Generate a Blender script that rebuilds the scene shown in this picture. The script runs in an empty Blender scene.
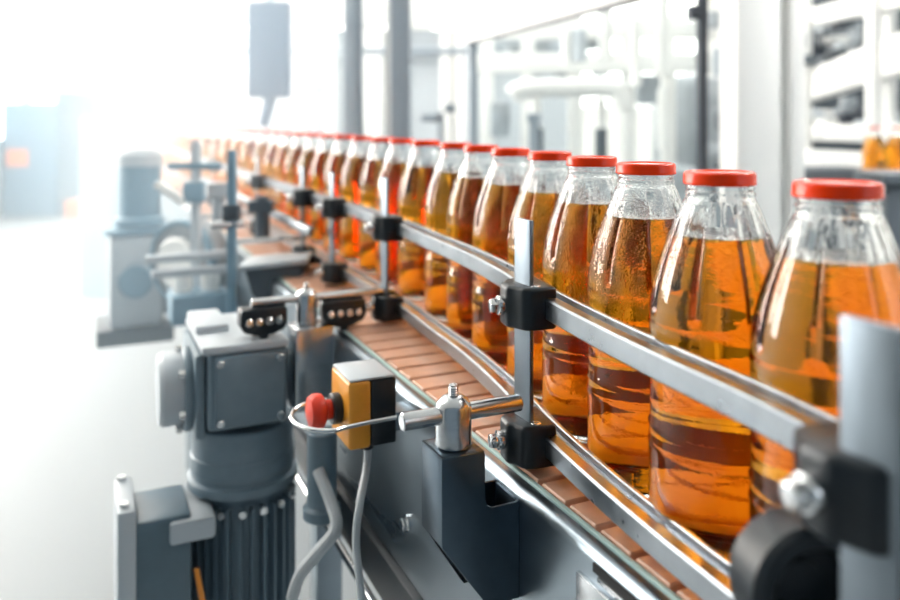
import bpy, bmesh, math, random
from mathutils import Vector, Matrix
random.seed(7)
C = bpy.context.scene.collection
PI = math.pi
F = 800.0; HY = 119.0; HC = 1.31          # focal length in pixels, horizon row, camera height (belt top = 1.0 m)

# ------------------------------------------------------------------ helpers
def at(px, py, Y):
    return Vector(((px-450)/F*Y, Y, HC-(py-HY)/F*Y))

BA, BM = 0.3908, -0.459                    # left edge of the belt: X = BA + BM*Y
T = Vector((BM, 1, 0)).normalized()        # along the belt, away from the camera
N = Vector((-T.y, T.x, 0))                 # to the left of the belt
R = -N
UP = Vector((0, 0, 1))
def belt(y, u=0.0, z=1.0):                 # point at depth y of the edge, u metres to the right of it
    return Vector((BA+BM*y, y, z)) + R*u

class G:
    def __init__(s): s.v = []; s.f = []
    def add(s, vs, fs):
        b = len(s.v); s.v += [Vector(p) for p in vs]; s.f += [tuple(i+b for i in f) for f in fs]; return s
    def box(s, c, d, ax=None):
        ax = ax or (Vector((1,0,0)), Vector((0,1,0)), UP); c = Vector(c)
        vs = [c+ax[0]*(d[0]/2*i)+ax[1]*(d[1]/2*j)+ax[2]*(d[2]/2*k) for i in (-1,1) for j in (-1,1) for k in (-1,1)]
        fs = [(0,1,3,2),(4,6,7,5),(0,4,5,1),(2,3,7,6),(0,2,6,4),(1,5,7,3)]
        if ax[0].cross(ax[1]).dot(ax[2]) < 0: fs = [f[::-1] for f in fs]
        return s.add(vs, fs)
    def prism(s, poly, o, a, b, d):        # polygon in (a,b) at o, extruded by the vector d
        o = Vector(o); n = len(poly); d = Vector(d)
        p0 = [o+a*x+b*y for x, y in poly]; vs = p0+[p+d for p in p0]
        fs = [tuple(range(n))[::-1], tuple(range(n, 2*n))]+[(i, (i+1) % n, n+(i+1) % n, n+i) for i in range(n)]
        ar = sum(poly[i][0]*poly[(i+1) % n][1]-poly[(i+1) % n][0]*poly[i][1] for i in range(n))
        if ar*a.cross(b).dot(d) < 0: fs = [f[::-1] for f in fs]
        return s.add(vs, fs)
    def lathe(s, prof, o=(0,0,0), axis=UP, seg=32, close=True):
        o = Vector(o); w = Vector(axis).normalized()
        a = w.orthogonal().normalized(); b = w.cross(a)
        m = len(prof); vs = []; fs = []
        for r, h in prof:
            for k in range(seg):
                t = 2*PI*k/seg; vs.append(o+w*h+(a*math.cos(t)+b*math.sin(t))*r)
        for i in range(m-1):
            for k in range(seg):
                q = (k+1) % seg; fs.append((i*seg+k, i*seg+q, (i+1)*seg+q, (i+1)*seg+k))
        if close:
            fs.append(tuple(range(seg))[::-1]); fs.append(tuple((m-1)*seg+k for k in range(seg)))
        return s.add(vs, fs)
    def cyl(s, p0, p1, r, seg=24, ch=0.0):
        p0 = Vector(p0); p1 = Vector(p1); L = (p1-p0).length
        pr = [(r, 0), (r, L)] if not ch else [(r-ch, 0), (r, ch), (r, L-ch), (r-ch, L)]
        return s.lathe(pr, p0, p1-p0, seg)
    def hexa(s, c, axis, r, h): return s.lathe([(r,0),(r,h*.8),(r*.86,h)], c, axis, 6)
    def ball(s, c, r, seg=16):
        return s.lathe([(max(1e-4, r*math.sin(PI*i/10)), -r*math.cos(PI*i/10)) for i in range(11)], c, UP, seg)
    def sweep(s, pts, prof, closed=True, up=UP):   # profile (side, up); side = to the right of the path
        pts = [Vector(p) for p in pts]; n = len(pts); m = len(prof); vs = []; fs = []
        for i, p in enumerate(pts):
            d = (pts[min(i+1, n-1)]-pts[max(i-1, 0)]).normalized()
            sd = d.cross(up).normalized(); u2 = sd.cross(d)
            vs += [p+sd*x+u2*y for x, y in prof]
        for i in range(n-1):
            for k in range(m):
                q = (k+1) % m; fs.append((i*m+k, (i+1)*m+k, (i+1)*m+q, i*m+q))
        ar = sum(prof[i][0]*prof[(i+1) % m][1]-prof[(i+1) % m][0]*prof[i][1] for i in range(m))
        fs.append(tuple(range(m))[::-1]); fs.append(tuple((n-1)*m+k for k in range(m)))
        if ar > 0: fs = [f[::-1] for f in fs]
        else: pass
        return s.add(vs, fs)
    def tube(s, pts, r, seg=10):
        pts = crom(pts, 8); n = len(pts); vs = []; fs = []; a = None
        for i, p in enumerate(pts):
            d = (pts[min(i+1, n-1)]-pts[max(i-1, 0)]).normalized()
            a = d.orthogonal().normalized() if a is None else (a-d*a.dot(d)).normalized()
            b = d.cross(a)
            vs += [p+(a*math.cos(2*PI*k/seg)+b*math.sin(2*PI*k/seg))*r for k in range(seg)]
        for i in range(n-1):
            for k in range(seg):
                q = (k+1) % seg; fs.append((i*seg+k, i*seg+q, (i+1)*seg+q, (i+1)*seg+k))
        fs.append(tuple(range(seg))[::-1]); fs.append(tuple((n-1)*seg+k for k in range(seg)))
        return s.add(vs, fs)

def crom(pts, k=8):
    pts = [Vector(p) for p in pts]
    if len(pts) < 3: return pts
    out = []
    for i in range(len(pts)-1):
        p0 = pts[max(i-1, 0)]; p1 = pts[i]; p2 = pts[i+1]; p3 = pts[min(i+2, len(pts)-1)]
        for j in range(k):
            t = j/k
            out.append(.5*((2*p1)+(p2-p0)*t+(2*p0-5*p1+4*p2-p3)*t*t+(3*p1-p0-3*p2+p3)*t**3))
    return out+[pts[-1]]

def obj(name, g, mat, parent=None, bevel=0, seg=2, smooth=35, fix=True):
    org = Vector((0,0,0)); q = parent
    while q is not None:
        if q.get('_o') is not None: org = Vector(q['_o']); break
        q = q.parent
    me = bpy.data.meshes.new(name)
    me.from_pydata([tuple(p-org) for p in g.v], [], g.f)
    bm = bmesh.new(); bm.from_mesh(me)
    if fix: bmesh.ops.recalc_face_normals(bm, faces=bm.faces[:])
    if bevel:
        es = [e for e in bm.edges if len(e.link_faces) == 2 and e.calc_face_angle(0) > math.radians(28)]
        bmesh.ops.bevel(bm, geom=es, offset=bevel, segments=seg, profile=.5, affect='EDGES', clamp_overlap=True)
    bm.to_mesh(me); bm.free()
    if smooth:
        for p in me.polygons: p.use_smooth = True
        me.set_sharp_from_angle(angle=math.radians(smooth))
    me.materials.append(mat)
    o = bpy.data.objects.new(name, me); C.objects.link(o)
    if parent: o.parent = parent
    return o
def thing(name, label, cat, loc=(0,0,0), group=None):
    o = bpy.data.objects.new(name, None); C.objects.link(o); o.location = loc
    o.empty_display_size = .05; o['_o'] = tuple(loc)
    return tag(o, label, cat, group)
def tag(o, label, cat, group=None):
    o['label'] = label; o['category'] = cat
    if group: o['group'] = group
    return o
def struct(name, g, mat, **k):
    o = obj(name, g, mat, **k); o['kind'] = 'structure'; return o
def dup(root, loc, label, group=None):
    r = root.copy(); C.objects.link(r); r.location = loc; r['label'] = label
    if group: r['group'] = group
    for ch in list(root.children):
        c = ch.copy(); C.objects.link(c); c.parent = r
        for g in ch.children:
            d = g.copy(); C.objects.link(d); d.parent = c
    return r

# ------------------------------------------------------------------ materials
def mat(name, col, rough=.5, metal=0, **k):
    m = bpy.data.materials.new(name); m.use_nodes = True
    b = m.node_tree.nodes['Principled BSDF']
    b.inputs['Base Color'].default_value = (*col, 1)
    b.inputs['Roughness'].default_value = rough; b.inputs['Metallic'].default_value = metal
    for kk, vv in k.items(): b.inputs[kk.replace('_', ' ')].default_value = vv
    return m
def grain(m, scale=(40,40,40), amt=.12, rough=.1, bump=0, dist=.001, detail=4):
    nt = m.node_tree; N_ = nt.nodes; b = N_['Principled BSDF']
    tc = N_.new('ShaderNodeTexCoord'); mp = N_.new('ShaderNodeMapping'); nz = N_.new('ShaderNodeTexNoise')
    mp.inputs['Scale'].default_value = scale; nz.inputs['Scale'].default_value = 1; nz.inputs['Detail'].default_value = detail
    nt.links.new(tc.outputs['Object'], mp.inputs['Vector']); nt.links.new(mp.outputs['Vector'], nz.inputs['Vector'])
    c = b.inputs['Base Color'].default_value[:3]
    cr = N_.new('ShaderNodeMapRange'); cr.inputs['From Min'].default_value = .3; cr.inputs['From Max'].default_value = .7
    cr.inputs['To Min'].default_value = 1-amt; cr.inputs['To Max'].default_value = 1+amt
    nt.links.new(nz.outputs['Fac'], cr.inputs['Value'])
    vm = N_.new('ShaderNodeVectorMath'); vm.operation = 'SCALE'; vm.inputs[0].default_value = c
    nt.links.new(cr.outputs['Result'], vm.inputs['Scale']); nt.links.new(vm.outputs['Vector'], b.inputs['Base Color'])
    r0 = b.inputs['Roughness'].default_value
    rr = N_.new('ShaderNodeMapRange'); rr.inputs['From Min'].default_value = .3; rr.inputs['From Max'].default_value = .7
    rr.inputs['To Min'].default_value = max(.02, r0-rough); rr.inputs['To Max'].default_value = min(1, r0+rough)
    nt.links.new(nz.outputs['Fac'], rr.inputs['Value']); nt.links.new(rr.outputs['Result'], b.inputs['Roughness'])
    if bump:
        bp = N_.new('ShaderNodeBump'); bp.inputs['Strength'].default_value = bump; bp.inputs['Distance'].default_value = dist
        nt.links.new(nz.outputs['Fac'], bp.inputs['Height']); nt.links.new(bp.outputs['Normal'], b.inputs['Normal'])
    return m
def emis(name, col, st):
    m = bpy.data.materials.new(name); m.use_nodes = True; nt = m.node_tree; nt.nodes.clear()
    e = nt.nodes.new('ShaderNodeEmission'); o = nt.nodes.new('ShaderNodeOutputMaterial')
    e.inputs['Color'].default_value = (*col, 1); e.inputs['Strength'].default_value = st
    nt.links.new(e.outputs[0], o.inputs['Surface']); return m
def glassy(name, ior, col=(1,1,1), rough=0.0, bump=0, bscale=500, vol=None, wet=False):
    m = bpy.data.materials.new(name); m.use_nodes = True; nt = m.node_tree; nt.nodes.clear()
    g = nt.nodes.new('ShaderNodeBsdfGlass'); o = nt.nodes.new('ShaderNodeOutputMaterial')
    g.inputs['Color'].default_value = (*col, 1); g.inputs['IOR'].default_value = ior; g.inputs['Roughness'].default_value = rough
    nt.links.new(g.outputs[0], o.inputs['Surface'])
    if bump:
        tc = nt.nodes.new('ShaderNodeTexCoord'); nz = nt.nodes.new('ShaderNodeTexNoise'); vo = nt.nodes.new('ShaderNodeTexVoronoi')
        nz.inputs['Scale'].default_value = 90; nz.inputs['Detail'].default_value = 2
        vo.inputs['Scale'].default_value = bscale; vo.feature = 'SMOOTH_F1'
        mr = nt.nodes.new('ShaderNodeMapRange'); mr.inputs['From Min'].default_value = .38; mr.inputs['From Max'].default_value = .62
        mr.inputs['To Min'].default_value = .15; mr.inputs['To Max'].default_value = 1.0
        mu = nt.nodes.new('ShaderNodeMath'); mu.operation = 'MULTIPLY'
        bp = nt.nodes.new('ShaderNodeBump'); bp.inputs['Strength'].default_value = bump; bp.inputs['Distance'].default_value = .0006
        nt.links.new(tc.outputs['Object'], nz.inputs['Vector']); nt.links.new(tc.outputs['Object'], vo.inputs['Vector'])
        nt.links.new(nz.outputs['Fac'], mr.inputs['Value']); nt.links.new(mr.outputs['Result'], mu.inputs[0])
        if wet:                                    # beads of condensation on the shoulder only
            sp = nt.nodes.new('ShaderNodeSeparateXYZ'); zr = nt.nodes.new('ShaderNodeMapRange'); m2 = nt.nodes.new('ShaderNodeMath'); m2.operation = 'MULTIPLY'
            zr.inputs['From Min'].default_value = .125; zr.inputs['From Max'].default_value = .150; zr.inputs['To Min'].default_value = .12
            nt.links.new(tc.outputs['Object'], sp.inputs[0]); nt.links.new(sp.outputs['Z'], zr.inputs['Value'])
            nt.links.new(zr.outputs['Result'], m2.inputs[0]); m2.inputs[1].default_value = bump
            nt.links.new(m2.outputs[0], bp.inputs['Strength'])
        nt.links.new(vo.outputs['Distance'], mu.inputs[1]); nt.links.new(mu.outputs[0], bp.inputs['Height'])
        nt.links.new(bp.outputs['Normal'], g.inputs['Normal'])
    if vol:
        a = nt.nodes.new('ShaderNodeVolumeAbsorption'); a.inputs['Color'].default_value = (*vol[0], 1); a.inputs['Density'].default_value = vol[1]
        nt.links.new(a.outputs[0], o.inputs['Volume'])
    return m

M = {}
M['steel'] = grain(mat('brushed_steel', (.60,.62,.64), .22, 1), (20,20,300), .05, .03)
M['rail'] = grain(mat('rail_aluminium', (.34,.37,.40), .32, 1), (60,60,60), .08, .05)
M['panel'] = grain(mat('panel_steel', (.27,.32,.36), .31, 1), (5,5,40), .05, .04)
M['bracket'] = grain(mat('dark_folded_steel', (.09,.125,.16), .32, 1), (90,90,90), .04, .03)
M['chrome'] = mat('bright_bolt_steel', (.74,.75,.76), .14, 1)
M['bar'] = grain(mat('flat_bar_aluminium', (.19,.225,.26), .44, 1), (120,120,30), .06, .05)
M['black'] = grain(mat('black_plastic', (.006,.011,.016), .36), (300,300,300), .2, .08, .15, .0004)
M['blackmetal'] = mat('black_painted_tube', (.012,.018,.024), .35)
M['rubber'] = mat('dark_gap', (.006,.007,.008), .7)
M['belt'] = grain(mat('brown_belt_plastic', (.66,.38,.26), .36), (70,70,70), .10, .08)
M['strip'] = mat('pale_green_wear_strip', (.52,.70,.68), .35)
M['castgrey'] = grain(mat('grey_cast_housing', (.19,.26,.31), .34), (60,60,60), .05, .05)
M['motorgrey'] = grain(mat('motor_grey_paint', (.12,.18,.225), .34), (50,50,50), .05, .05)
M['palegrey'] = mat('pale_painted_steel', (.55,.60,.64), .4)
M['blue'] = mat('pale_blue_paint', (.22,.36,.46), .45)
M['yellow'] = grain(mat('orange_yellow_plastic', (.80,.33,.03), .35), (80,80,80), .05, .05)
M['red'] = mat('red_plastic', (.80,.04,.01), .3)
M['cap'] = mat('red_lacquered_metal', (.88,.042,.0), .22, 0, Specular_IOR_Level=.28)
M['grey_cable'] = mat('grey_cable_sheath', (.50,.53,.55), .45)
M['floor'] = grain(mat('pale_resin_floor', (.25,.272,.285), .5), (1.2,1.2,1.2), .05, .06)
M['wall'] = grain(mat('white_wall', (.86,.86,.83), .7), (2,2,2), .02, .02)
M['white'] = mat('white_enamel', (.90,.90,.88), .35)
M['column'] = mat('grey_column_paint', (.32,.37,.42), .45)
M['darkframe'] = mat('dark_frame_paint', (.05,.06,.08), .4)
M['machine'] = grain(mat('machine_grey', (.38,.42,.45), .4), (8,8,8), .15, .1)
M['machinedark'] = mat('machine_dark_grey', (.09,.11,.13), .45)
M['darkwall'] = mat('dark_blue_grey_wall', (.10,.14,.18), .6)
M['window_front'] = emis('cool_daylit_window', (.88,.95,1.0), 2.6)  # fill emission for the added windows behind the camera
M['screen'] = mat('screen_back_grey', (.22,.30,.42), .4)
M['deepblue'] = mat('blue_cabinet_paint', (.03,.10,.17), .5)
M['deeporange'] = mat('deep_orange_paint', (.60,.14,.01), .5)
M['orange'] = mat('orange_paint', (.85,.30,.04), .5)
M['pane'] = glassy('guard_pane', 1.0, (.97,.985,.985))
M['window'] = emis('daylit_window', (1.0,.985,.93), 4.0)
M['sky'] = emis('daylit_rooflight', (1.0,.98,.93), 6.0)
M['window_left'] = emis('bright_daylit_window', (1.0,.985,.94), 5.0)
M['window_bright'] = emis('sunlit_window', (1.0,.985,.94), 20.0)
M['lamp'] = emis('ceiling_lamp', (1.0,.97,.92), 13.0)
M['pendant'] = emis('pendant_lamp_light', (1.0,.98,.95), 70.0)  # emission of the unseen lamp added to brighten the white column
M['lamp_red'] = emis('lit_signal_lamp', (1.0,.25,.08), 1.6)
M['glass'] = glassy('bottle_glass', 1.5, (.985,.99,.99), 0, .10, 700)
M['glass_wet'] = glassy('wet_bottle_glass', 1.5, (.985,.99,.99), 0, .75, 620, None, True)
M['juice'] = glassy('amber_juice', 0.893, (1,1,1), 0, 0, 0, ((.955,.738,.02), 57))
M['juicetop'] = glassy('amber_juice_top', 1.34, (1,1,1))

# ------------------------------------------------------------------ bottle
def lerp_prof(P, z):
    for (z0, r0), (z1, r1) in zip(P, P[1:]):
        if z0 <= z <= z1:
            t = (z-z0)/(z1-z0) if z1 > z0 else 0
            return r0+(r1-r0)*t
    return P[-1][1]
def sm(a, b, x):
    t = max(0, min(1, (x-a)/(b-a))); return t*t*(3-2*t)
PROF = [(0,.0415),(.0015,.0440),(.006,.0472),(.012,.0490),(.018,.0495),(.074,.0495),(.0765,.0502),(.079,.0495),(.087,.0492),(.0895,.0501),(.092,.0487),
        (.140,.0487),(.1425,.0499),(.145,.0491),(.160,.0492),(.163,.0501),(.166,.0494),(.174,.0489),(.182,.0479),(.190,.0464),(.198,.0444),(.206,.0421),
        (.214,.0394),(.222,.0365),(.230,.0336),(.238,.0308),(.244,.0287),(.249,.0267),(.2525,.0246),(.2550,.0238),(.2562,.0244),(.2576,.0244),(.2588,.0231),(.2597,.0231),(.2608,.0239),(.2622,.0237),(.2635,.0228),(.2714,.0226)]
LIQ = .2272
SEG = 128
def rout(z, a):
    r = lerp_prof(PROF, z)
    k = sm(.170,.1755,z)*(1-sm(.236,.247,z))
    if k > 0:
        x = ((a/(2*PI)*8) % 1.0)-.5
        w = .048 if z > .177 else .048*max(.15, sm(.168,.177,z))
        r -= .0019*k*math.exp(-(x/w)**2)
        r -= .0004*k*math.cos(2*PI*x)
    k2 = sm(.222,.232,z)*(1-sm(.247,.2525,z))
    if k2 > 0: r -= .0005*k2*(1+math.cos(a*24))*.5
    return r
def ring(z, fr): return [(fr(z, 2*PI*k/SEG)*math.cos(2*PI*k/SEG), fr(z, 2*PI*k/SEG)*math.sin(2*PI*k/SEG), z) for k in range(SEG)]
def skin(rings, flip=False, cap0=False, cap1=False):
    v = []; f = []
    for r in rings: v += r
    for i in range(len(rings)-1):
        for k in range(SEG):
            q = (k+1) % SEG; a = (i*SEG+k, i*SEG+q, (i+1)*SEG+q, (i+1)*SEG+k); f.append(a[::-1] if flip else a)
    b = list(range(SEG)); t = [(len(rings)-1)*SEG+k for k in range(SEG)]
    if cap0: f.append(tuple(b if flip else b[::-1]))
    if cap1: f.append(tuple(t[::-1] if flip else t))
    return v, f
def zs(a, b, n): return [a+(b-a)*i/n for i in range(n+1)]
levels = sorted(set([round(z, 5) for z, _ in PROF]+[round(z, 5) for z in zs(.166,.252,44)]))
TH = .0028
def rin(z, a): return rout(z, a*1.0)-TH if z > .010 else max(.02, rout(.010, a)-TH-(.010-z)*1.5)
def smoothin(z, a): return lerp_prof(PROF, z)-TH-.0006
gl = G()
outer = [[(.02*math.cos(2*PI*k/SEG), .02*math.sin(2*PI*k/SEG), .004) for k in range(SEG)]]+[[(.036*math.cos(2*PI*k/SEG), .036*math.sin(2*PI*k/SEG), .002) for k in range(SEG)]]+[ring(z, rout) for z in levels]
gl.add(*skin(outer, False, True, False))
inl = [z for z in levels if z > LIQ+.0005]
gl.add(*skin([ring(LIQ, smoothin)]+[ring(z, smoothin) for z in inl], True))
b0 = len(outer)*SEG; e0 = (len(outer)-1)*SEG; e1 = b0+len(inl)*SEG
gl.f += [(e0+k, e0+(k+1) % SEG, e1+(k+1) % SEG, e1+k) for k in range(SEG)]     # rim of the mouth
jl = [.0105,.013,.018]+[z for z in levels if .02 < z < LIQ-.0008]+[LIQ]
jv, jf = skin([[(x*.86, y*.86, .0075) for x, y, _ in ring(.0105, smoothin)]]+[ring(z, smoothin) for z in jl], False, True, True)
cg = G()
ck = []
for r, h in [(.0232,.2618),(.0262,.2618),(.0266,.2624),(.0267,.2634),(.0264,.2642),(.0264,.2680),(.0262,.2694),(.0254,.2706),(.0242,.2711),(.0230,.2710),(.0222,.2702),(.0218,.2699),(.001,.2699)]:
    ck.append((r*.955, h+.0014))
cg.lathe(ck, (0,0,0), UP, 72)

def make_bottle():
    t = thing('juice_bottle', '', 'bottle')
    obj('glass', gl, M['glass'], t, fix=False, smooth=60)
    me = bpy.data.meshes.new('juice'); me.from_pydata(jv, [], jf)
    for p in me.polygons: p.use_smooth = len(p.vertices) == 4
    me.materials.append(M['juice']); me.materials.append(M['juicetop'])
    me.polygons[len(me.polygons)-1].material_index = 1
    o = bpy.data.objects.new('juice', me); C.objects.link(o); o.parent = t; o['label'] = 'amber juice filling the bottle up to its shoulder'
    c = obj('cap', cg, M['cap'], t, smooth=50); c['label'] = 'red metal twist-off cap'
    return t

# cap centres in the row: depth Y and sideways X
row = [(837,.482),(719.5,.576),(645.7,.688),(591.7,.803),(549.8,.922),(510.5,1.030),(481,1.145),(456,1.265),(426,1.41),(402,1.54),(383.5,1.64),(363,1.765),
       (345,1.89),(330,2.02),(316,2.15),(303,2.29),(291,2.43),(280,2.57)]
ORD = ['first','second','third','fourth','fifth','sixth','seventh','eighth','ninth','tenth','eleventh','twelfth','thirteenth','fourteenth','fifteenth','sixteenth','seventeenth','eighteenth',
       'nineteenth','twentieth','twenty-first','twenty-second','twenty-third','twenty-fourth','twenty-fifth','twenty-sixth','twenty-seventh','twenty-eighth','twenty-ninth','thirtieth']
LAB = {0:'largest amber juice bottle, nearest in the row, behind the wide grey upright bar',
       1:'second juice bottle from the front of the row, light amber, beside the wide upright bar',
       2:'third juice bottle from the front, behind the long shiny rail, deep red below',
       3:'fourth juice bottle from the front, beaded with droplets, right of the middle upright bar',
       4:'fifth juice bottle from the front, just behind the middle upright bar'}
pts = [((px-450)/F*Y, Y) for px, Y in row]
x, y = pts[-1]
for i in range(12):
    y += .155+.012*i; x += (.155+.012*i)*(-.50+.002*i); pts.append((x, y))
proto = make_bottle()
GRP = 'amber juice bottles in the row on the conveyor'
for i, (x, y) in enumerate(pts):
    lab = LAB.get(i) or f'{ORD[i]} red-capped juice bottle counted from the front of the conveyor row'
    if i == 0:
        b = proto; b.location = (x, y, 1.0); b['label'] = lab; b['group'] = GRP
    else: b = dup(proto, (x, y, 1.0), lab, GRP)
    b.rotation_euler = (0, 0, (-.30, -.277)[i] if i < 2 else random.uniform(0, .78))
    if i in (2, 3, 4, 5):
        for ch in b.children:
            if ch.name.startswith('glass'): ch.material_slots[0].link = 'OBJECT'; ch.material_slots[0].material = M['glass_wet']

# ------------------------------------------------------------------ conveyor
cv = thing('conveyor', 'long steel conveyor with brown slatted belt carrying the row of juice bottles', 'conveyor', tuple(belt(1.0, .1, 0)))
AX = (R, T, UP)
def along(y0, y1): return belt(y0), (belt(y1)-belt(y0)).length
PITCH = .0425
def lane(u0, w, y0, y1):
    g = G(); p0, L = along(y0, y1); n = int(L/PITCH); prof = []
    for i in range(n):
        s = i*PITCH
        prof += [(s+.0000,-.006),(s+.0008,-.0012),(s+.002,0),(s+PITCH-.0065,0),(s+PITCH-.0053,-.0012),(s+PITCH-.0045,-.006)]
    m = len(prof); vs = []; fs = []
    cr = [(0,-.0045),(.0,-.0012),(.0012,0),(w-.0012,0),(w,-.0012),(w,-.0045)]
    for s, h in prof:
        for u, hh in cr: vs.append(p0+R*(u0+u)+T*s+UP*(h+hh))
    k = len(cr)
    for i in range(m-1):
        for j in range(k-1): fs.append((i*k+j, i*k+j+1, (i+1)*k+j+1, (i+1)*k+j))
    g.add(vs, fs); return g
for i in range(5):
    obj('belt_lane', lane(.0+i*.0905, .0885, .30, 9.5), M['belt'], cv, fix=False, smooth=30)
p0, L = along(.25, 10)
def barU(u, w, z, h, y0=.25, y1=10, g=None):
    p0, L = along(y0, y1); g = g or G()
    return g.box(p0+T*(L/2)+R*(u+w/2)+UP*(z-h/2-1.0), (w, L, h), AX)
obj('belt_bed', barU(-.001, .455, .9925, .010), M['rubber'], cv)
obj('wear_strip', barU(-.0055, .0045, .9985, .012), M['strip'], cv, bevel=.001)
# left side panel: folded sheet with a rounded top edge
sec = [(-.0065,.9965),(-.011,.9965)]+[(-.011-.009*math.sin(a), .9875+.009*math.cos(a)) for a in [PI/2*i/8 for i in range(1, 9)]]+[(-.020,.790),(-.0175,.790),(-.0175,.985),(-.0065,.9935)]
g = G(); p0, L = along(.25, 10)
g.sweep([p0, p0+T*L], [(u, z-1.0) for u, z in sec][::-1])
obj('side_panel', g, M['panel'], cv)
obj('side_panel', barU(.455, .003, .995, .225), M['panel'], cv)
obj('lower_beam', barU(-.030, .034, .789, .056, .25, 6), M['blackmetal'], cv, bevel=.003)
obj('tie_rod', G().cyl(belt(.25, -.036, .726), belt(4, -.036, .726), .0055, 12), M['chrome'], cv)
g = G()
for yy in (.915, 1.45, 2.1): obj('panel_bolt', G().cyl(belt(yy,-.020,.852), belt(yy,-.023,.852), .010, 20).hexa(belt(yy,-.023,.852), N, .0075, .006), M['chrome'], cv)
obj('slot_edge', barU(-.0212, .002, .9905, .0065, .25, .5855), M['rubber'], cv)
obj('slot_edge', barU(-.0222, .003, .9835, .004, .25, .580), M['chrome'], cv, bevel=.001)
pl = obj('cover_plate', G().prism([(-.026,-.024),(.014,-.024),(.020,-.018),(.020,.012),(.014,.018),(-.026,.018)], belt(.578,-.020,.958), -T, UP, N*.004), M['steel'], cv, bevel=.001)
obj('plate_bolt', G().cyl(belt(.576,-.024,.950), belt(.576,-.0255,.950), .0095, 24).hexa(belt(.576,-.0255,.950), N, .0075, .006), M['chrome'], pl, bevel=.0004)
for yy in (1.35, 3.0, 5.2, 7.6):
    for u in (.02, .42):
        g = G().box(belt(yy, u, .385), (.045, .045, .77), AX); obj('leg', g, M['panel'], cv, bevel=.003)
obj('leg_foot', G().cyl(belt(1.35,.02,0), belt(1.35,.02,.03), .04), M['black'], cv)

# ------------------------------------------------------------------ guide rails
PATH = [(.232,.27),(.205,.33),(.168,.45),(.1375,.53),(.106,.62),(.076,.72),(.0505,.83),(.014,.95),(-.031,1.07),(-.075,1.19),(-.122,1.30),(-.182,1.44),(-.245,1.57),(-.33,1.75),(-.43,1.97),(-.545,2.22)]
for i in range(10):
    X, Y = PATH[-1]; PATH.append((X-.459*.6, Y+.6))
def path_at(y):
    for (x0, y0), (x1, y1) in zip(PATH, PATH[1:]):
        if y0 <= y <= y1: return Vector((x0+(x1-x0)*(y-y0)/(y1-y0), y, 0))
def tan_at(y): return (path_at(y+.03)-path_at(y-.03)).normalized()
RP = [(0,-.0075),(.001,-.0088),(.022,-.0088),(.0245,-.0075),(.0245,.009),(.0235,.0098),(.021,.0098),(.020,.009),(.0195,.0045),(.0135,.0045),(.0115,.0085),(.0105,.0092),(.002,.0092),(0,.0078)]
def rail(z, off=0, y0=0, y1=99):
    pp = crom([Vector((x, y, z)) for x, y in PATH if y0 <= y <= y1], 5)
    return G().sweep(pp, [(a+off, b) for a, b in RP])
tag(obj('guide_rail', rail(HC-.1655), M['rail'], smooth=25), 'upper shiny aluminium guide rail curving along the near side of the bottles', 'rail')
tag(obj('guide_rail', rail(HC-.2855), M['rail'], smooth=25), 'lower shiny aluminium guide rail just above the brown belt', 'rail')
def far_rail(z):
    pp = crom([Vector((x, y, z)) for x, y in [(X+.150+.0*Y, Y+.06) for X, Y in pts[:1]]+[(X+.060, Y+.026) for X, Y in pts[1:24:2]]], 5)
    d = (pp[-1]-pp[0])
    return G().sweep([Vector((.36,.30,z))]+pp[5:], [(-.003,-.011),(.012,-.011),(.012,.011),(-.003,.011)])
tag(obj('guide_rail', far_rail(1.042), M['rail']), 'guide rail behind the bottles, seen dark through the juice near the belt', 'rail')
mid = [belt(1.47,.03,1.10), belt(1.6,.03,1.10), belt(2.1,.03,1.10), belt(3.0,.03,1.10)]
tag(obj('guide_rail', G().sweep(mid, [(-.006,-.008),(.006,-.008),(.006,.008),(-.006,.008)]), M['rail'], bevel=.002), 'blurred short guide rail over the left belt edge, beyond the twin clamp blocks', 'rail')

# ------------------------------------------------------------------ rail supports
def clamp(parent, y, z, ext=0):
    t = tan_at(y); n = Vector((-t.y, t.x, 0)); c = path_at(y)+UP*z
    # plan outline: along t (first) and outwards along n (second)
    pl = [(-.025,-.012),(.025,-.012),(.027,.012),(.024,.020),(.013,.025),(.009,.030),(-.009,.030),(-.013,.025),(-.024,.020),(-.027,.012)]
    pl = [(a, b+ext if b > 0 else b) for a, b in pl]
    b = obj('clamp', G().prism(pl, c-UP*.0185, t, n, UP*.037), M['black'], parent, bevel=.0035, seg=3, smooth=40)
    p = c+n*(.0295+ext)
    obj('hex_bolt', G().cyl(p, p+n*.006, .0085, 20).hexa(p+n*.006, n, .0068, .007), M['chrome'], b, bevel=.0005)
    q = c+UP*.0183+n*.006-t*.019
    obj('socket_screw', G().lathe([(.0046,0),(.0046,.0012),(.0040,.0016),(.0028,.0016),(.0026,.0002)], q, UP, 20), M['chrome'], b)
    return b
def upright(parent, y, ztop=HC-.0893, zbot=HC-.300, off=.011):
    c = path_at(y)+N*off; h = ztop-zbot
    return obj('upright_bar', G().box(c+UP*(zbot+h/2), (.0042, .028, h), AX), M['bar'], parent, bevel=.0008)
ZU, ZL = HC-.1655, HC-.2855

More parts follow.
